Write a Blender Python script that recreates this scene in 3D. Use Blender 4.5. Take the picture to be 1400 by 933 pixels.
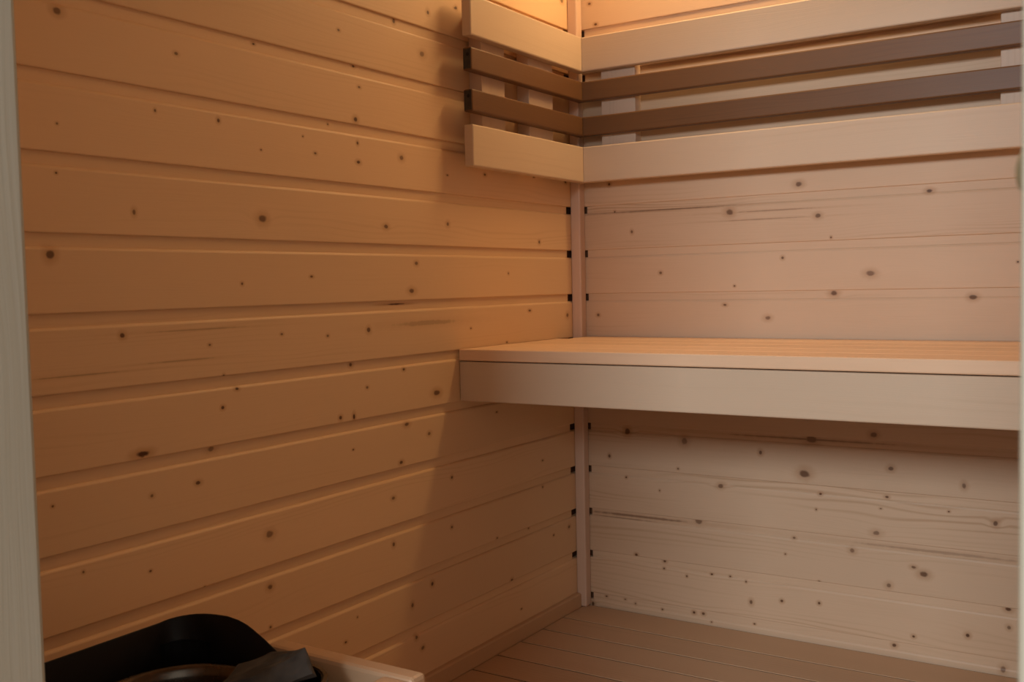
import bpy, bmesh, math, random
from mathutils import Vector, Matrix, noise

for o in list(bpy.data.objects):
    bpy.data.objects.remove(o)
S = bpy.context.scene
COL = S.collection

# The scene is measured in wall-board pitches (one board = 0.12 m). Corner of the two walls at x=0, y=0;
# x runs along the back wall, y runs away from the door into the room, z=0 here is a board joint.
P = 0.12
FZ = -9.3                                            # floor level in board pitches
def W(x, y, z): return Vector((x*P, y*P, (z-FZ)*P))

# ---------------------------------------------------------------- camera
cam = bpy.data.cameras.new('camera'); co = bpy.data.objects.new('camera', cam); COL.objects.link(co)
cam.sensor_width = 36; cam.sensor_fit = 'HORIZONTAL'; cam.lens = 1398.61/1400*36
cam.clip_start = 0.02; cam.clip_end = 100
co.rotation_mode = 'QUATERNION'
r = Vector((0.84093263, 0.54074562, -0.02065145)); u = Vector((-0.01235455, 0.05733794, 0.99827838)); f = Vector((-0.54099878, 0.83922972, -0.05489802))
co.rotation_quaternion = Matrix((r, u, -f)).transposed().to_quaternion()
co.location = W(11.60182, -20.82280, -1.757875)
cam.dof.use_dof = True; cam.dof.focus_distance = 2.5; cam.dof.aperture_fstop = 15
S.camera = co

# ---------------------------------------------------------------- world and light
w = bpy.data.worlds.new('world'); S.world = w; w.use_nodes = True
bg = w.node_tree.nodes['Background']; bg.inputs[0].default_value = (1.0, 0.86, 0.70, 1); bg.inputs[1].default_value = 0.95
def area(name, loc, target, sx, sy, col, power):
    l = bpy.data.lights.new(name, 'AREA'); l.shape = 'RECTANGLE'; l.size = sx; l.size_y = sy
    l.color = col; l.energy = power
    o = bpy.data.objects.new(name, l); COL.objects.link(o); o.location = loc
    o.rotation_mode = 'QUATERNION'; o.rotation_quaternion = (target-loc).to_track_quat('-Z', 'Y')
    return o
# daylight from the window of the outer room, behind the camera
area('daylight', W(12, -48, 9.8), W(8, -5, 0), 10*P, 6*P, (0.83, 0.92, 1.0), 155)
LAMP_POWER = 10.8; LAMP_COL = (1.0, 0.645, 0.30)
S.view_settings.view_transform = 'Standard'; S.view_settings.look = 'None'
S.view_settings.exposure = 0.0; S.view_settings.gamma = 1.0; S.view_settings.use_curve_mapping = False

# ---------------------------------------------------------------- materials
class NT:
    def __init__(s, name):
        s.m = bpy.data.materials.new(name); s.m.use_nodes = True; s.t = s.m.node_tree
        s.b = s.t.nodes['Principled BSDF']
    def n(s, typ, **kw):
        x = s.t.nodes.new(typ)
        for k, v in kw.items(): setattr(x, k, v)
        return x
    def set(s, sock, v):
        if isinstance(v, bpy.types.NodeSocket): s.t.links.new(v, sock)
        else: sock.default_value = v
    def math(s, op, a, b=0.0, c=None, clamp=False):
        x = s.n('ShaderNodeMath', operation=op, use_clamp=clamp); s.set(x.inputs[0], a); s.set(x.inputs[1], b)
        if c is not None: s.set(x.inputs[2], c)
        return x.outputs[0]
    def vec(s, op, a, b):
        x = s.n('ShaderNodeVectorMath', operation=op); s.set(x.inputs[0], a)
        if b is not None: s.set(x.inputs[1], b)
        return x.outputs['Value'] if op == 'LENGTH' else x.outputs[0]
    def comb(s, x, y, z):
        c = s.n('ShaderNodeCombineXYZ'); s.set(c.inputs[0], x); s.set(c.inputs[1], y); s.set(c.inputs[2], z); return c.outputs[0]
    def noise(s, v, scale, detail=2, rough=0.5):
        x = s.n('ShaderNodeTexNoise'); s.set(x.inputs['Vector'], v); x.inputs['Scale'].default_value = scale
        x.inputs['Detail'].default_value = detail; x.inputs['Roughness'].default_value = rough; return x.outputs[0]
    def ramp(s, v, a, b, lo=0.0, hi=1.0, smooth=True):
        x = s.n('ShaderNodeMapRange'); x.interpolation_type = 'SMOOTHSTEP' if smooth else 'LINEAR'
        s.set(x.inputs[0], v); s.set(x.inputs[1], a); s.set(x.inputs[2], b); s.set(x.inputs[3], lo); s.set(x.inputs[4], hi); return x.outputs[0]
    def mix(s, fac, a, b):
        x = s.n('ShaderNodeMix', data_type='RGBA'); s.set(x.inputs[0], fac); s.set(x.inputs[6], a); s.set(x.inputs[7], b); return x.outputs[2]

def c4(c): return (c[0], c[1], c[2], 1.0)
def wood(name, base=(0.62, 0.42, 0.25), line=(0.45, 0.26, 0.13), grain=0.5, rough=0.5, knots=(), knot=(0.085, 0.028, 0.007),
         axis=0, across=2, loose=False, ring=0.011, blotch=0.25):
    """knots: (u, v, ru, rv, strength) in metres in the board's own coordinates"""
    N = NT(name)
    tc = N.n('ShaderNodeTexCoord').outputs['Object']
    sp = N.n('ShaderNodeSeparateXYZ'); N.set(sp.inputs[0], tc)
    U, V = sp.outputs[axis], sp.outputs[across]; Z = sp.outputs[3-axis-across]
    rnd = N.math('MULTIPLY', N.n('ShaderNodeObjectInfo').outputs['Random'], 31.7)
    uv = N.comb(U, V, 0.0)
    p2 = N.comb(N.math('ADD', U, rnd), N.math('ADD', V, rnd), Z)
    warp = N.noise(N.vec('MULTIPLY', p2, (1.6, 9.0, 9.0)), 1.0, 2)
    vv = N.math('ADD', V, N.math('MULTIPLY', N.math('SUBTRACT', warp, 0.5), 0.07))
    nw = N.noise(p2, 60.0, 2)                                   # ragged outline of the knots
    kmask = halo = None
    for (ku, kv, ru, rv, st) in knots:
        d = N.vec('LENGTH', N.vec('MULTIPLY', N.vec('SUBTRACT', uv, (ku, kv, 0)), (1/ru, 1/rv, 0)), None)
        dn = N.math('ADD', d, N.math('MULTIPLY', N.math('SUBTRACT', nw, 0.5), 0.9))
        m = N.ramp(dn, 1.15, 0.55, 0.0, st); kmask = m if kmask is None else N.math('MAXIMUM', kmask, m)
        h = N.ramp(dn, 3.0, 0.8, 0.0, 0.5*st); halo = h if halo is None else N.math('MAXIMUM', halo, h)
        if rv > 0.0042 and ru < 0.03:                           # the grain swings round the bigger ones
            e = N.ramp(N.vec('LENGTH', N.vec('MULTIPLY', N.vec('SUBTRACT', uv, (ku, kv, 0)), (0.16/ru, 0.30/rv, 0)), None), 1.0, 0.0, 0.0, rv*1.2)
            vv = N.math('ADD', vv, e)
    if loose:                                                   # scattered small knots on boards nobody looks at closely
        vo = N.n('ShaderNodeTexVoronoi'); N.set(vo.inputs['Vector'], N.vec('MULTIPLY', p2, (4.0, 9.0, 0.0))); vo.inputs['Scale'].default_value = 1.0
        m = N.ramp(N.math('ADD', vo.outputs['Distance'], N.math('MULTIPLY', nw, 0.03)), 0.075, 0.04, 0.0, 0.85); kmask = m if kmask is None else N.math('MAXIMUM', kmask, m)
    ph = N.math('MULTIPLY', vv, 2*math.pi/ring)
    rings = N.math('POWER', N.math('ADD', N.math('MULTIPLY', N.math('SINE', ph), 0.5), 0.5), 3.0)
    amp = N.ramp(N.noise(N.vec('MULTIPLY', p2, (0.9, 14.0, 14.0)), 1.0, 2), 0.48, 0.72)
    fine = N.noise(N.vec('MULTIPLY', N.comb(N.math('ADD', U, rnd), vv, Z), (5.0, 420.0, 160.0)), 1.0, 3, 0.6)
    bl = N.noise(N.vec('MULTIPLY', p2, (2.5, 10.0, 10.0)), 1.0, 3)
    tone = N.math('ADD', N.math('MULTIPLY', rings, amp), N.math('MULTIPLY', N.math('SUBTRACT', fine, 0.42), 0.7))
    tone = N.math('ADD', N.math('MULTIPLY', tone, grain), N.math('MULTIPLY', N.math('SUBTRACT', bl, 0.5), blotch), clamp=True)
    col = N.mix(tone, c4(base), c4(line))
    hue = N.n('ShaderNodeHueSaturation'); N.set(hue.inputs['Color'], col)
    N.set(hue.inputs['Value'], N.math('ADD', 0.95, N.math('MULTIPLY', N.n('ShaderNodeObjectInfo').outputs['Random'], 0.10)))
    col = hue.outputs[0]
    if halo is not None: col = N.mix(halo, col, (line[0]*0.80, line[1]*0.62, line[2]*0.45, 1))
    if kmask is not None: col = N.mix(kmask, col, c4(knot))
    N.set(N.b.inputs['Base Color'], col)
    N.b.inputs['Roughness'].default_value = rough
    N.b.inputs['Specular IOR Level'].default_value = 0.35
    bu = N.n('ShaderNodeBump'); bu.inputs['Strength'].default_value = 0.12; bu.inputs['Distance'].default_value = 0.002
    N.set(bu.inputs['Height'], fine); N.set(N.b.inputs['Normal'], bu.outputs[0])
    return N.m

def plain(name, col, rough=0.5, metal=0.0, mott=0.0, scale=40.0):
    N = NT(name); tc = N.n('ShaderNodeTexCoord').outputs['Object']
    nz = N.noise(tc, scale, 3)
    N.set(N.b.inputs['Base Color'], N.mix(N.ramp(nz, 0.35, 0.65), c4([x*(1-mott) for x in col]), c4([x*(1+mott) for x in col])))
    N.set(N.b.inputs['Roughness'], N.ramp(nz, 0.3, 0.7, rough*0.9, min(1, rough*1.1))); N.b.inputs['Metallic'].default_value = metal
    if metal == 0 and col[0] < 0.004: N.b.inputs['Specular IOR Level'].default_value = 0.2
    return N.m

SPR = (0.63, 0.415, 0.245); SPRL = (0.44, 0.245, 0.12)
M = dict(
    spruce=wood('spruce_plain', SPR, SPRL, grain=0.35, loose=True),
    post=wood('post_wood', (0.64, 0.45, 0.33), (0.48, 0.30, 0.18), grain=0.2, axis=2, across=0),
    skirt=wood('skirt_wood', (0.62, 0.39, 0.22), SPRL, grain=0.4, axis=0, across=2),
    ceil=wood('ceiling_wood', SPR, SPRL, grain=0.35, loose=True, axis=0, across=1),
    floor=wood('floor_wood', (0.60, 0.38, 0.22), (0.42, 0.23, 0.12), grain=0.3, axis=0, across=1),
    seat=wood('seat_wood', (0.78, 0.53, 0.34), (0.60, 0.36, 0.19), grain=0.5, axis=0, across=1, rough=0.42),
    aspen=wood('aspen_board', (0.63, 0.475, 0.33), (0.50, 0.35, 0.22), grain=0.22, axis=0, across=2, rough=0.45, ring=0.02),
    batten=wood('batten_wood', (0.66, 0.49, 0.36), (0.50, 0.33, 0.21), grain=0.25, axis=2, across=0),
    dark=wood('heat_treated_wood', (0.160, 0.076, 0.030), (0.07, 0.030, 0.012), grain=0.6, axis=0, across=2, rough=0.42, blotch=0.6),
    darkend=plain('dark_end_grain', (0.035, 0.028, 0.02), 0.7, 0, 0.3, 120),
    hole=plain('drilled_hole', (0.006, 0.005, 0.004), 0.9),
    backing=plain('wall_backing', (0.13, 0.06, 0.028), 0.9, 0, 0.2),
    joint=plain('joint_shade', (0.10, 0.05, 0.025), 0.8, 0, 0.2),  # shade of the floor joints, painted as a dark tongue colour
    frame=wood('frame_wood', (0.37, 0.335, 0.265), (0.29, 0.235, 0.15), grain=0.5, axis=2, across=1, rough=0.6, blotch=0.5),
    guard=wood('guard_wood', (0.50, 0.31, 0.18), (0.46, 0.27, 0.14), grain=0.3, axis=0, across=1),
    black=plain('black_enamel', (0.003, 0.003, 0.004), 0.5, 0.0, 0.2),
    steel=plain('dull_steel', (0.11, 0.10, 0.09), 0.30, 1.0, 0.15, 30),
    stone=plain('dark_stone', (0.042, 0.036, 0.031), 0.85, 0, 0.45, 35),
    stone2=plain('brown_stone', (0.13, 0.075, 0.05), 0.85, 0, 0.4, 35),
    catch=plain('olive_catch', (0.20, 0.17, 0.10), 0.5, 0, 0.1),
    ground=plain('outer_floor', (0.30, 0.27, 0.24), 0.7, 0, 0.1, 6),
)

# ---------------------------------------------------------------- mesh helpers (board-pitch units in, metres out)
def link(name, bm, mat, parent=None, loc=None, rotz=0.0, kind=None):
    me = bpy.data.meshes.new(name); bmesh.ops.recalc_face_normals(bm, faces=bm.faces); bm.to_mesh(me); bm.free()
    for m_ in (mat if isinstance(mat, (list, tuple)) else [mat]): me.materials.append(m_)
    o = bpy.data.objects.new(name, me); COL.objects.link(o)
    if loc is not None: o.location = loc
    o.rotation_euler = (0, 0, rotz)
    if parent: o.parent = parent
    if kind: o['kind'] = kind
    return o
def box(bm, x0, x1, y0, y1, z0, z1, bev=0.0, seg=2):
    """box in pitches, origin as given"""
    vs = [bm.verts.new(Vector((x, y, z))*P) for x in (x0, x1) for y in (y0, y1) for z in (z0, z1)]
    fs = [bm.faces.new([vs[i] for i in q]) for q in ((0,1,3,2), (4,6,7,5), (0,4,5,1), (2,3,7,6), (0,2,6,4), (1,5,7,3))]
    if bev:
        es = list({e for f_ in fs for e in f_.edges})
        bmesh.ops.bevel(bm, geom=es, offset=bev*P, segments=seg, affect='EDGES', profile=0.5)
def prism_x(bm, pts, x0, x1):
    """pts: (y, z) outline in pitches, run along x"""
    a = [bm.verts.new(Vector((x0, y, z))*P) for y, z in pts]; b = [bm.verts.new(Vector((x1, y, z))*P) for y, z in pts]
    n = len(pts)
    for i in range(n): bm.faces.new((a[i], a[(i+1) % n], b[(i+1) % n], b[i]))
    bm.faces.new(a); bm.faces.new(b[::-1])
def boxobj(name, mat, x0, x1, y0, y1, z0, z1, parent=None, bev=0.0, base=None, kind=None):
    """box given in room pitches, origin at its low corner; base = the parent's room position"""
    bm = bmesh.new(); box(bm, 0, x1-x0, 0, y1-y0, 0, z1-z0, bev)
    b = Vector(base) if base else None
    loc = (Vector((x0, y0, z0))-b)*P if b is not None else W(x0, y0, z0)
    return link(name, bm, mat, parent, loc, 0, kind)
def empty(name, x, y, z, label, cat, group=None):
    o = bpy.data.objects.new(name, None); COL.objects.link(o); o.location = W(x, y, z); o.empty_display_size = 0.05
    tag(o, label, cat, group); return o
def tag(o, label, cat, group=None):
    o['label'] = label; o['category'] = cat
    if group: o['group'] = group

RW, RD, RH = 14.5, 17.05, 7.6                    # width, depth, ceiling level
YO, YI = -17.9, -16.9                            # outer and inner faces of the door frame
XL, XR, DH = 5.33, 11.275, 6.6                   # door opening

# ---------------------------------------------------------------- wall boards
random.seed(4)
def plank_mesh(u0, u1, t0, t1, soft=False):
    """shiplap board lying along local x, its face on local y=0 looking to -y; t0..t1 is the run of the recessed upper edge"""
    bm = bmesh.new(); d = 0.026 if soft else 0.045
    prism_x(bm, [(0.11, 0.0), (0.015, 0.0), (0.004, 0.006), (0.0, 0.02), (0.0, 0.79), (0.006, 0.806), (d*0.45, 0.824), (d, 0.84 if soft else 0.835), (0.11, 0.84)], u0, u1)
    prism_x(bm, [(0.11, 0.80), (d, 0.80), (d, 1.03), (0.11, 1.03)], t0, t1)
    return bm
def wall_frame(u0, u1, kz0, rot, parent, base, u_loc, mat, tongue, first, last):
    shared = None
    for k in range(first, last+1):
        if shared is None:
            o = link('plank', plank_mesh(u0, u1, *tongue), mat); shared = o
        else:
            o = shared.copy(); COL.objects.link(o)
        o.parent = parent; o.location = (Vector(u_loc)+Vector((0, 0, k-1))-Vector(base))*P; o.rotation_euler = (0, 0, rot)

KL = [(-13.03, 1.74, 0.05), (-11.24, 1.53, 0.025), (-11.63, 0.7, 0.018), (-13.1, 0.35, 0.011), (-10.53, 0.7, 0.026), (-12.03, -0.69, 0.03), (-13.14, -0.26, 0.011), (-13.27, -1.27, 0.056), (-9.74, -0.68, 0.062), (-10.19, -1.66, 0.02), (-5.67, 2.5, 0.05), (-7.91, 2.5, 0.022), (-5.46, 3.3, 0.033), (-4.57, 3.57, 0.026), (-6.41, 2.96, 0.032), (-9.76, 1.94, 0.02), (-7.52, 1.98, 0.023), (-7.44, 1.64, 0.023), (-7.55, 1.08, 0.038), (-8.19, 0.93, 0.015), (-8.82, 0.66, 0.014), (-9.72, 0.36, 0.014), (-8.55, 0.42, 0.022), (-7.52, 0.69, 0.023), (-7.51, 0.37, 0.031), (-6.35, 0.55, 0.041), (-4.97, 0.35, 0.017), (-3.7, 0.46, 0.027), (-1.82, 0.56, 0.02), (-0.45, 0.55, 0.031), (-6.83, -0.69, 0.04), (-5.0, -0.58, 0.035), (-1.65, -0.84, 0.03), (-6.0, -1.33, 0.033), (-6.15, -1.83, 0.049), (-8.72, -1.56, 0.022), (-2.91, -1.52, 0.019), (-12.29, -2.32, 0.036), (-10.84, -2.53, 0.02), (-9.42, -2.45, 0.021), (-8.39, -2.53, 0.022), (-7.37, -2.48, 0.039), (-4.31, -2.6, 0.018), (-2.1, -2.32, 0.029), (-0.46, -2.48, 0.042), (-3.02, -2.95, 0.019), (-10.6, -3.0, 0.02), (-10.36, -3.21, 0.027), (-12.05, -3.95, 0.037), (-10.85, -4.04, 0.046), (-11.14, -4.48, 0.032), (-11.93, -4.52, 0.025), (-13.39, -4.38, 0.017), (-9.81, -5.51, 0.056), (-10.64, -3.46, 0.026), (-7.81, -3.05, 0.031), (-6.44, -3.24, 0.025), (-7.45, -3.47, 0.023), (-5.48, -3.76, 0.06), (-8.14, -3.91, 0.03), (-6.4, -4.24, 0.041), (-5.74, -4.5, 0.034), (-7.85, -4.49, 0.015), (-6.58, -4.91, 0.033), (-3.46, -4.36, 0.019), (-1.68, -5.64, 0.02), (-1.7, -6.23, 0.02), (-5.06, -5.44, 0.026), (-6.83, -5.51, 0.032), (-5.1, -6.4, 0.026), (-6.86, -6.34, 0.032), (-2.25, -7.04, 0.02), (-1.26, -7.4, 0.02), (-0.56, -7.36, 0.031), (-3.54, -6.96, 0.019), (-13.01, -5.3, 0.017), (-12.0, -5.54, 0.018), (-9.84, -6.33, 0.042), (-11.09, -6.0, 0.013), (-9.86, -6.95, 0.021), (-8.18, -7.71, 0.023), (-7.87, -7.37, 0.015), (-6.37, -7.58, 0.033), (-5.76, -7.34, 0.034), (-6.27, -8.21, 0.033), (-6.1, -8.46, 0.034), (-3.02, -7.97, 0.029), (-2.67, -8.69, 0.019), (-0.47, 4.6, 0.041), (-4.6, 3.56, 0.026)]
KB = [(0.88, 0.47, 0.031), (1.0, -0.16, 0.02), (1.43, -0.63, 0.03), (3.72, -0.31, 0.067), (5.2, 0.17, 0.055), (5.59, -0.49, 0.046), (7.71, -0.13, 0.043), (5.85, -0.94, 0.018), (4.86, -1.32, 0.028), (2.12, -1.56, 0.03), (3.82, -1.88, 0.019), (6.62, -1.68, 0.063), (5.9, -2.06, 0.055), (3.6, -2.28, 0.029), (4.54, -2.56, 0.047), (0.55, -2.49, 0.031), (8.48, -2.17, 0.051), (9.24, -1.53, 0.017), (1.24, -5.14, 0.062), (2.64, -5.27, 0.07), (0.78, -5.74, 0.031), (2.48, -5.9, 0.02), (1.2, -6.2, 0.021), (4.36, -5.4, 0.038), (5.43, -5.05, 0.084), (6.67, -4.88, 0.054), (5.29, -5.78, 0.084), (7.0, -5.53, 0.045), (8.34, -5.76, 0.043), (3.46, -6.2, 0.049), (2.03, -6.43, 0.02), (5.61, -6.17, 0.028), (5.53, -6.5, 0.019), (6.92, -6.11, 0.027), (6.81, -6.35, 0.018), (8.07, -6.28, 0.017), (8.89, -6.42, 0.043), (6.72, -6.85, 0.054), (2.95, -7.02, 0.07), (5.06, -7.15, 0.028), (6.25, -7.26, 0.046), (4.88, -7.51, 0.019), (7.62, -7.57, 0.062), (7.43, -7.45, 0.036), (6.96, -7.88, 0.045), (1.43, -7.96, 0.031), (2.12, -8.03, 0.031), (2.11, -8.19, 0.02), (2.66, -8.29, 0.02), (3.24, -8.17, 0.02), (3.66, -8.16, 0.02), (4.02, -8.22, 0.019), (5.58, -7.99, 0.019), (4.13, -8.65, 0.039), (4.8, -8.52, 0.029), (5.58, -8.45, 0.028), (2.05, -9.14, 0.02), (2.81, -9.09, 0.03), (3.03, -9.08, 0.03), (3.23, -9.23, 0.02), (4.19, -9.12, 0.019), (1.38, -9.11, 0.021), (1.12, -9.05, 0.021), (0.29, -9.27, 0.043), (0.64, -9.05, 0.021), (9.11, -8.03, 0.042), (9.13, -8.37, 0.034), (7.43, -8.83, 0.027), (8.41, -8.64, 0.035), (7.06, -9.08, 0.036), (9.03, -9.19, 0.051), (9.03, -9.39, 0.026), (0.45, 4.56, 0.031), (0.6, 4.08, 0.031)]
# resin streaks, a crack and dark specks: wall run, level, half sizes, strength
STREAK_L = [(-5.7, -2.43, 0.95, 0.05, 0.28), (-6.6, -2.06, 0.28, 0.014, 1.0), (-12.05, -3.93, 0.11, 0.045, 1.0), (-7.81, -3.93, 0.03, 0.05, 1.0), (-12.9, -2.79, 0.7, 0.012, 0.35), (-11.3, -2.72, 0.6, 0.012, 0.3), (-11.0, -2.3, 0.9, 0.012, 0.3)]
STREAK_B = [(1.5, -7.08, 1.3, 0.03, 0.55), (1.1, -7.16, 0.8, 0.014, 0.4), (5.4, -5.06, 1.9, 0.022, 0.5), (2.3, -0.18, 1.5, 0.016, 0.5), (4.7, -0.33, 0.9, 0.014, 0.4), (4.4, -0.5, 1.0, 0.012, 0.35), (7.9, -7.1, 1.6, 0.03, 0.3)]

KR = random.Random(11)
def knotted(side, k, KK, su):
    ks = []
    for (uu, z, rr) in KK:
        if k-1 <= z < k:
            st = (0.95 if rr < 0.045 else 0.84)*KR.uniform(0.72, 1.0); a = KR.uniform(0.8, 1.2)
            ks.append((uu*P, (z-(k-1))*P, max(rr*(su if side == 'back' else 0.95+0.6*(uu+14)/14)*a*1.1, 0.018)*P, max(rr*1.05/a, 0.015)*P, st))
    for (uu, z, ru, rv, st) in (STREAK_L if side == 'left' else STREAK_B):
        if k-1 <= z < k: ks.append((uu*P, (z-(k-1))*P, ru*P, rv*P, st))
    return ks

def slab(name, x0, x1, y0, y1, z0, z1):
    o = boxobj(name, M['backing'], x0, x1, y0, y1, z0, z1, kind='structure'); return o, (x0, y0, z0)

wl, bl_ = slab('wall_left', -0.6, -0.11, -RD, 0.6, FZ-0.3, RH+0.2)
wb, bb_ = slab('wall_back', -0.11, RW+0.11, 0.11, 0.6, FZ-0.3, RH+0.2)
wr, br_ = slab('wall_right', RW+0.11, RW+0.6, -RD, 0.6, FZ-0.3, RH+0.2)
for k in range(-9, 9):
    ml = wood('left_board', (0.77, 0.52, 0.30), (0.54, 0.31, 0.15), grain=0.22, knots=knotted('left', k, KL, 1.5), blotch=0.22, loose=k > 4)  # same spruce as the back wall, colour lightened to stand in for more light
    o = link('plank', plank_mesh(-RD+0.02, -0.001, -RD+0.02, -0.36), ml, wl, (Vector((0, 0, k-1))-Vector(bl_))*P, math.pi/2)
    mb = wood('back_board', (0.62, 0.43, 0.28), (0.43, 0.26, 0.14), grain=(0.85 if k == 0 else random.choice((0.4, 0.5, 0.65))), knots=knotted('back', k, KB, 1.1), loose=k > 4, blotch=0.5,
              ring=0.009 if k == 0 else 0.013)
    o = link('plank', plank_mesh(0.001, RW, 0.295, RW-0.3, True), mb, wb, (Vector((0, 0, k-1))-Vector(bb_))*P, 0)
wall_frame(0.0, RD-0.02, 0, -math.pi/2, wr, br_, (RW, 0, 0), M['spruce'], (0.4, RD-0.4), -9, 8)
# front wall with the door opening
bm = bmesh.new()
for b in ((-0.6, XL-0.4, FZ-0.3, RH+0.2), (XR+0.4, RW+0.6, FZ-0.3, RH+0.2), (XL-0.4, XR+0.4, DH+0.4, RH+0.2)):
    box(bm, b[0], b[1], -RD-0.7, -RD-0.11, b[2], b[3])
wf = link('wall_front', bm, M['spruce'], None, W(0, 0, 0), 0, 'structure'); bf_ = (0, 0, 0)
wall_frame(-(XL-0.41), -0.001, 0, math.pi, wf, bf_, (0, -RD, 0), M['spruce'], (-(XL-0.41), -0.4), -9, 7)
wall_frame(-RW, -(XR+0.41), 0, math.pi, wf, bf_, (0, -RD, 0), M['spruce'], (-RW+0.4, -(XR+0.41)), -9, 7)
wall_frame(-RW, -0.001, 0, math.pi, wf, bf_, (0, -RD, 0), M['spruce'], (-RW+0.4, -0.4), 8, 8)
# corner posts
def post(name, x0, x1, y0, y1):
    return boxobj(name, M['post'], x0, x1, y0, y1, FZ+0.01, RH-0.01, bev=0.03, kind='structure')
post('trim_1', 0.002, 0.25, -0.25, -0.002)
post('trim_2', RW-0.25, RW-0.002, -0.25, -0.002)
post('trim_3', 0.002, 0.25, -RD+0.002, -RD+0.25)
post('trim_4', RW-0.25, RW-0.002, -RD+0.002, -RD+0.25)

# ---------------------------------------------------------------- floor, ceiling, skirting
fl = boxobj('floor', M['backing'], -0.11, RW+0.11, -RD, 0.11, FZ-0.3, FZ-0.2, kind='structure'); fb = (-0.11, -RD, FZ-0.3)
def floor_mesh(L, Wd):
    """tongued board: the dark tongue shows as the joint to the next board"""
    bm = bmesh.new(); box(bm, 0, L, -0.006, Wd+0.048, 0, 0.186); old = set(bm.faces)
    for f_ in old: f_.material_index = 1
    box(bm, 0, L, 0, Wd, 0.1, 0.2)
    return bm
def board_mesh(L, Wd, H, bev=0.03):
    bm = bmesh.new(); box(bm, 0, L, 0, Wd, 0, H, bev, 2); return bm
sh = None; y = -0.01; i = 0
while y > -RD+0.3:
    wd = 1.09 if i == 0 else 0.9
    if i == 0: o = link('floor_board', floor_mesh(RW-0.16, wd-0.058), [M['floor'], M['joint']], fl)
    else:
        if sh is None: o = sh = link('floor_board', floor_mesh(RW-0.16, wd-0.058), [M['floor'], M['joint']], fl)
        else: o = sh.copy(); COL.objects.link(o)
    y -= wd; i += 1
    o.location = (Vector((0.13, y+0.008, FZ-0.2))-Vector(fb))*P
bm = bmesh.new(); prism_x(bm, [(0, 0), (-0.12, 0), (-0.12, 0.29), (-0.09, 0.32), (0, 0.32)], -RD+0.26, -0.26)
link('baseboard_left', bm, M['skirt'], None, W(0.002, 0, FZ+0.003), math.pi/2, 'structure')
ce = boxobj('ceiling', M['backing'], -0.11, RW+0.11, -RD, 0.11, RH+0.14, RH+0.5, kind='structure'); cb = (-0.11, -RD, RH+0.14)
sh = None
for i in range(18):
    if sh is None: o = sh = link('plank', board_mesh(RW, 0.93, 0.12, 0.03), M['ceil'], ce)
    else: o = sh.copy(); COL.objects.link(o)
    o.location = (Vector((0, -RD+0.02+i*0.945, RH))-Vector(cb))*P
boxobj('floor_outer_room', M['ground'], -20, 40, -60, YO, FZ-0.5, FZ-0.35, kind='structure')

# ---------------------------------------------------------------- door frame
D0 = (XL, YO, FZ)
dr = bpy.data.objects.new('door_1', None); COL.objects.link(dr); dr.location = W(*D0); dr['kind'] = 'structure'
boxobj('jamb', M['frame'], XL-0.4, XL, YO, YI, FZ, DH, dr, 0.035, D0)
boxobj('jamb', M['frame'], XR, XR+0.4, YO, YI, FZ, DH, dr, 0.02, D0)
boxobj('frame_head', M['frame'], XL-0.4, XR+0.4, YO, YI, DH, DH+0.4, dr, 0.03, D0)
boxobj('threshold', M['frame'], XL, XR, YO, YI, FZ-0.3, FZ+0.05, dr, 0.03, D0)
bm = bmesh.new()                                  # small rounded catch let into the latch-side jamb
prof = [(-0.08 + 0.16*i/10.0) for i in range(11)]
rings = []
for j in range(7):
    yy = -0.14+0.28*j/6
    rings.append([bm.verts.new(Vector((-0.055*math.sqrt(max(0, 1-(z/0.08)**2))*math.sqrt(max(0.0, 1-(yy/0.15)**2)), yy, z))*P) for z in prof])
for j in range(6):
    for i in range(10):
        try: bm.faces.new((rings[j][i], rings[j][i+1], rings[j+1][i+1], rings[j+1][i]))
        except ValueError: pass
bmesh.ops.remove_doubles(bm, verts=bm.verts, dist=1e-6)
ca = link('door_catch', bm, M['catch'], dr, (Vector((XR+0.005, -17.55, -1.47))-Vector(D0))*P)
for p_ in ca.data.polygons: p_.use_smooth = True

# ---------------------------------------------------------------- bench
B0 = (0, -4.76, FZ)
bench = empty('sauna_bench', *B0, 'pale wooden slatted sauna bench with a deep front board fixed across the back wall', 'bench')
nS = 5; sw = 4.74/nS
for i in range(nS):
    y0 = -4.76+i*sw; y1 = y0+sw-0.025
    x0 = 0.012 if i < nS-1 else 0.27
    boxobj('seat_slat', M['seat'], x0, RW-0.02, y0, y1, -3.205, -2.985, bench, 0.025, B0)
boxobj('front_board', M['aspen'], 0.012, RW-0.02, -4.745, -4.50, -3.99, -3.222, bench, 0.025, B0)
for x in (2.4, 6.0, 9.8, 13.6):
    boxobj('cross_joist', M['spruce'], x, x+0.35, -4.5, -0.1, -3.85, -3.205, bench, 0, B0)
boxobj('rear_rail', M['spruce'], 0.27, RW-0.3, -0.24, -0.02, -3.75, -3.3, bench, 0, B0)

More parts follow.
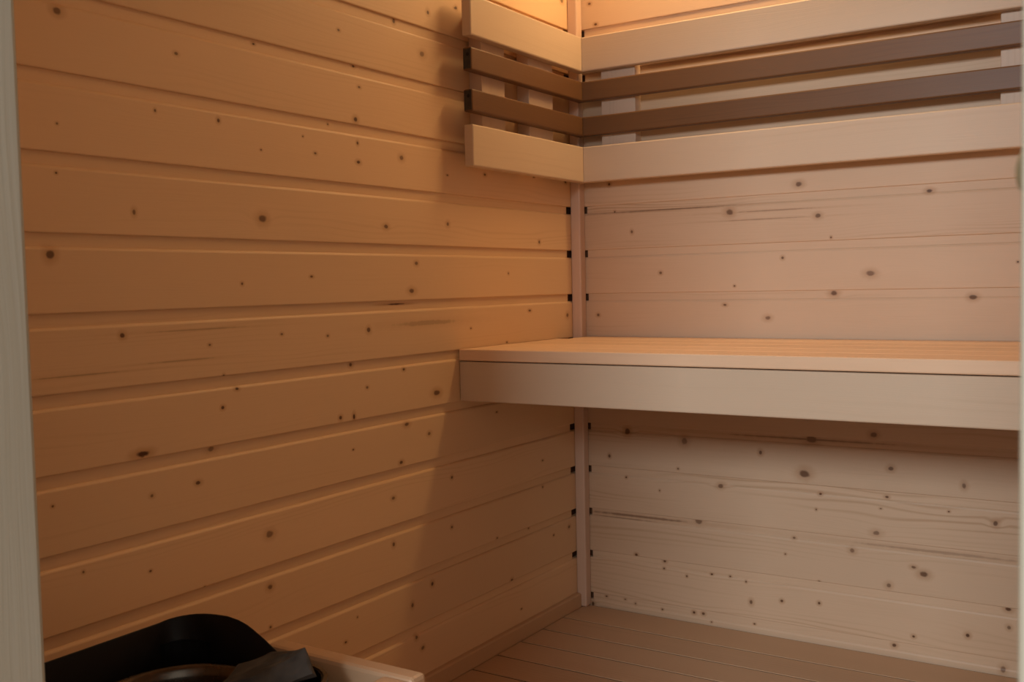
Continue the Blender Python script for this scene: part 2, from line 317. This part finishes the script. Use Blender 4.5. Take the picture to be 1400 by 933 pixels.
# ---------------------------------------------------------------- backrest round the corner
K0 = (0, 0, 0.5)
rest = empty('corner_backrest', *K0, 'L-shaped backrest of two pale boards and two dark slats wrapping the wall corner', 'backrest')
def rest_part(name, mat, z0, z1, th, yend):
    """one board on each wall, mitred in the corner"""
    F = 0.5
    # along the back wall
    for side in ('back', 'left'):
        bm = bmesh.new()
        L = RW-0.03 if side == 'back' else -yend
        # outline in plan, mitre at (F,F)->(F-th,F-th); depth d measured from the wall
        pl = [(F+0.006, F), (L, F), (L, F-th), (F-th+0.006, F-th)]
        lo = [bm.verts.new(Vector((a, -d, 0))*P) for a, d in pl]; hi = [bm.verts.new(Vector((a, -d, z1-z0))*P) for a, d in pl]
        bm.faces.new(lo[::-1]); bm.faces.new(hi)
        for i in range(4): bm.faces.new((lo[i], lo[(i+1) % 4], hi[(i+1) % 4], hi[i]))
        es = [e for e in bm.edges if not (abs(e.verts[0].co.x-F*P) < 0.03*P and abs(e.verts[1].co.x-F*P) < 0.03*P)]
        es = [e for e in es if max(v.co.x for v in e.verts) > (F+0.3)*P]
        bmesh.ops.bevel(bm, geom=es, offset=0.028*P, segments=2, affect='EDGES', profile=0.5)
        if side == 'left':
            for v in bm.verts: v.co = Vector((-v.co.x, v.co.y, v.co.z))       # mirror, then turn a quarter: runs to -y, faces +x
        o = link(name, bm, mat, rest, (Vector((0, 0, z0))-Vector(K0))*P, 0 if side == 'back' else math.pi/2)
        if side == 'left' and name == 'dark_slat':
            e = boxobj('end_face', M['darkend'], F-th+0.02, F-0.02, -L-0.006, -L+0.01, z0+0.03, z1-0.03, None)
            e.parent = rest; e.location = (Vector((F-th+0.02, -L-0.006, z0+0.03))-Vector(K0))*P
            bm = bmesh.new(); bmesh.ops.create_circle(bm, cap_ends=True, segments=16, radius=0.035*P, matrix=Matrix.Rotation(math.pi/2, 4, 'X'))
            h = link('screw_hole', bm, M['hole'], e, (Vector((0.1, -0.004, (z1-z0)*0.62)))*P)
rest_part('wide_board', M['aspen'], 2.95, 3.71, 0.21, -4.81)
rest_part('dark_slat', M['dark'], 2.30, 2.73, 0.20, -4.81)
rest_part('dark_slat', M['dark'], 1.53, 1.95, 0.20, -4.81)
rest_part('wide_board', M['aspen'], 0.50, 1.29, 0.21, -4.81)
def batten(x0, x1, y0, y1):
    boxobj('batten', M['batten'], x0, x1, y0, y1, 0.6, 3.62, rest, 0.012, K0)
batten(0.87, 1.70, -0.298, -0.001); batten(8.97, 9.85, -0.298, -0.001); batten(13.2, 14.0, -0.298, -0.001)
batten(0.001, 0.298, -4.18, -3.36); batten(0.001, 0.298, -2.44, -1.46)

# ---------------------------------------------------------------- heater guard
G0 = (0, -12.49, FZ)
G0 = (4.0, -12.6, FZ)
guard = empty('heater_guard', *G0, 'pale wooden rail guard with rounded corner around the black heater', 'guard rail')
for zt in (-5.8, -7.4):
    boxobj('rail', M['guard'], 2.95, 5.08, -12.74, -12.49, zt-0.42, zt, guard, 0.05, G0)
    bm = bmesh.new(); box(bm, -4.1, 0, 0, 0.36, -0.42, 0, 0.05, 2)
    link('rail', bm, M['guard'], guard, (Vector((5.08, -12.76, zt-0.004))-Vector(G0))*P, math.pi/2)
boxobj('post', M['post'], 4.72, 5.02, -13.06, -12.76, FZ, -6.24, guard, 0.02, G0)
boxobj('post', M['post'], 2.98, 3.28, -12.76, -12.50, FZ, -6.24, guard, 0.02, G0)
boxobj('post', M['post'], 4.74, 5.06, -16.85, -16.55, FZ, -6.24, guard, 0.02, G0)

# ---------------------------------------------------------------- heater
H0 = (3.2, -14.4, FZ)
heater = empty('sauna_heater', *H0, 'black metal sauna heater with raised curved shield, open top full of stones', 'heater')
def rrect(x0, x1, y0, y1, r_, n=8):
    pts = []
    for cx, cy, a0 in ((x1-r_, y1-r_, 0), (x0+r_, y1-r_, 90), (x0+r_, y0+r_, 180), (x1-r_, y0+r_, 270)):
        for i in range(n+1):
            a = math.radians(a0+90*i/n); pts.append((cx+r_*math.cos(a), cy+r_*math.sin(a)))
    return pts
def loft(bm, loops, close=False, cap=False):
    R_ = [[bm.verts.new((Vector(p_)-Vector(H0))*P) for p_ in lp] for lp in loops]
    n = len(R_[0])
    for a, b in zip(R_, R_[1:]):
        for i in range(n): bm.faces.new((a[i], a[(i+1) % n], b[(i+1) % n], b[i]))
    if cap: bm.faces.new(R_[0])
    return R_
X0, X1, Y0, Y1 = 1.95, 4.50, -16.3, -13.05
RZ = -5.75
bm = bmesh.new()
o_ = rrect(X0, X1, Y0, Y1, 0.55); i_ = rrect(X0+0.05, X1-0.05, Y0+0.05, Y1-0.05, 0.5)
loft(bm, [[(a, b, -8.5) for a, b in o_], [(a, b, RZ-0.01) for a, b in o_], [(a, b, RZ) for a, b in rrect(X0+0.01, X1-0.01, Y0+0.01, Y1-0.01, 0.54)],
          [(a, b, RZ) for a, b in i_], [(a, b, RZ-0.9) for a, b in i_]], cap=True)
link('body', bm, M['black'], heater)
bm = bmesh.new()                                   # bright folded edge of the casing
e0 = rrect(X0-0.012, X1+0.012, Y0-0.012, Y1+0.012, 0.56)
loft(bm, [[(a, b, RZ-0.05) for a, b in e0], [(a, b, RZ+0.012) for a, b in e0], [(a, b, RZ+0.012) for a, b in rrect(X0+0.03, X1-0.03, Y0+0.03, Y1-0.03, 0.52)]])
link('edge_trim', bm, M['steel'], heater)
bm = bmesh.new()                                   # stone basket with a rolled lip
q = (X0+0.48, X1-0.30, Y0+0.4, Y1-0.32); rr_ = 0.85
def off(d, z): return [(a, b, z) for a, b in rrect(q[0]-d, q[1]+d, q[2]-d, q[3]+d, rr_+d, 10)]
loft(bm, [off(0.14, RZ-0.16), off(0.12, RZ-0.10), off(0.06, RZ-0.07), off(0.0, RZ-0.10), off(-0.03, RZ-0.18), off(-0.03, RZ-1.2)])
v = [f_ for f_ in bm.faces]
o = link('stone_basket', bm, M['steel'], heater)
for p_ in o.data.polygons: p_.use_smooth = True
boxobj('grate', M['black'], X0+0.1, X1-0.1, Y0+0.1, Y1-0.1, RZ-0.75, RZ-0.63, heater, 0, H0)
# shield
path = []
ysteps = 10
for i in range(ysteps): path.append((2.0, -16.2+i*(2.75/(ysteps-1)), -5.50))
for i in range(1, 9):
    a = math.radians(180-90*i/8); path.append((2.42+0.42*math.cos(a), -13.45+0.37*math.sin(a), -5.50+0.07*i/8))
for x, z in ((2.56, -5.415), (2.75, -5.405), (2.92, -5.42), (3.05, -5.45), (3.15, -5.49), (3.3, -5.56), (3.45, -5.64), (3.6, -5.725), (3.7, -5.78)): path.append((x, -13.08, z))
bm = bmesh.new(); prev = None
for i, (x, y, z) in enumerate(path):
    a = Vector(path[max(0, i-1)][:2]); b = Vector(path[min(len(path)-1, i+1)][:2]); t = (b-a).normalized(); nn = Vector((t.y, -t.x))*0.025
    row = [bm.verts.new((Vector((x+s_*nn.x, y+s_*nn.y, zz))-Vector(H0))*P) for s_, zz in ((0, -6.3), (0, z-0.01), (0.5, z), (1, z-0.01), (1, -6.3))]
    if prev:
        for j in range(4): bm.faces.new((prev[j], row[j], row[j+1], prev[j+1]))
    prev = row
o = link('heat_shield', bm, M['black'], heater)
for p_ in o.data.polygons: p_.use_smooth = True
for x, y in ((X0+0.3, Y0+0.3), (X1-0.5, Y0+0.3), (X0+0.3, Y1-0.5), (X1-0.5, Y1-0.5)):
    boxobj('leg', M['black'], x, x+0.2, y, y+0.2, FZ, -8.5, heater, 0, H0)

# stones
def stone(x, y, z, r_, seed, mat, sc=(1, 1, 1), rot=0.0):
    rg = random.Random(seed); bm = bmesh.new(); bmesh.ops.create_icosphere(bm, subdivisions=3, radius=1.0)
    planes = [(Vector((rg.gauss(0, 1), rg.gauss(0, 1), rg.gauss(0, 1))).normalized(), rg.uniform(0.55, 0.85)) for _ in range(11)]
    for v in bm.verts:
        d = v.co.normalized(); s_ = 1.0
        for n_, h in planes:
            c = d.dot(n_)
            if c > 0.05: s_ = min(s_, h/c)
        s_ += 0.03*noise.noise(d*4+Vector((seed, 0, 0)))
        v.co = Vector((d.x*sc[0], d.y*sc[1], d.z*sc[2]))*s_*r_*P
    o = link('sauna_stone', bm, mat, None, W(x, y, z)); o.rotation_euler = (0, 0, rot); return o
def wedge_stone():
    """tall angular stone leaning in the far corner of the basket"""
    bm = bmesh.new()
    pts = [(-0.56, -0.30, 0.0), (-0.40, -0.62, 0.0), (0.10, -0.50, 0.0), (0.30, 0.0, 0.0), (-0.2, 0.12, 0.0),
           (-0.50, -0.30, 0.07), (-0.22, -0.10, 0.19), (0.02, -0.14, 0.24), (0.19, -0.02, 0.29), (0.08, 0.06, 0.16), (0.28, -0.10, 0.14), (0.33, -0.08, 0.06), (0.05, -0.42, 0.12)]
    for p_ in pts: bm.verts.new(Vector(p_)*P)
    bmesh.ops.convex_hull(bm, input=bm.verts)
    for v in [v for v in bm.verts if not v.link_faces]: bm.verts.remove(v)
    bmesh.ops.subdivide_edges(bm, edges=bm.edges, cuts=2, use_grid_fill=True)
    for v in bm.verts: v.co += Vector((noise.noise(v.co*60), noise.noise(v.co*60+Vector((5, 0, 0))), noise.noise(v.co*60+Vector((0, 9, 0)))))*0.025*P
    return link('sauna_stone', bm, M['stone'], None, W(4.12, -13.44, -5.66))
tag(wedge_stone(), 'tall dark grey angular stone poking above the far edge of the heater', 'stone', 'stones in the heater')
o = stone(3.0, -13.92, -6.06, 0.31, 3, M['stone2'], (1.2, 0.9, 0.75), 0.4)
tag(o, 'reddish brown stone showing just inside the curved heater lip', 'stone', 'stones in the heater')
for x, y, z, r_, sd, lab in ((3.55, -13.78, -6.02, 0.24, 21, 'rounded charcoal stone beside the tall angular one in the heater'),
                         (2.92, -14.65, -6.05, 0.33, 22, 'charcoal stone near the left lip of the heater basket'),
                         (3.66, -14.45, -6.05, 0.36, 23, 'largest charcoal stone in the middle of the heater basket')):
    tag(stone(x, y, z, r_, sd, M['stone'], (1.1, 0.9, 0.8), sd*0.7), lab, 'stone', 'stones in the heater')

# ---------------------------------------------------------------- long warm lamp high on the back wall, above the frame
def wall_lamp():
    x0, x1, z = 1.0, 7.0, 7.05
    t = empty('strip_lamp', x0, -0.01, z, 'long narrow warm strip lamp high on the back wall above the backrest', 'lamp')
    bm = bmesh.new(); box(bm, 0, x1-x0, -1.95, 0, 0.04, 0.30, 0.03); link('lamp_housing', bm, M['post'], t)
    g = NT('lamp_lens'); g.b.inputs['Emission Color'].default_value = c4(LAMP_COL); g.b.inputs['Emission Strength'].default_value = 2.0
    bm = bmesh.new(); box(bm, 0.08, x1-x0-0.08, -1.85, -0.45, 0.0, 0.05, 0.01); link('lamp_lens', bm, g.m, t)
    l = bpy.data.lights.new('lamp_light', 'AREA'); l.shape = 'RECTANGLE'; l.size = (x1-x0)*P; l.size_y = 1.4*P; l.energy = LAMP_POWER; l.color = LAMP_COL
    lo = bpy.data.objects.new('lamp_light', l); COL.objects.link(lo); lo.parent = t; lo.location = Vector(((x1-x0)/2, -1.15, -0.03))*P
    lo.rotation_euler = (math.radians(-25), 0, 0)
wall_lamp()
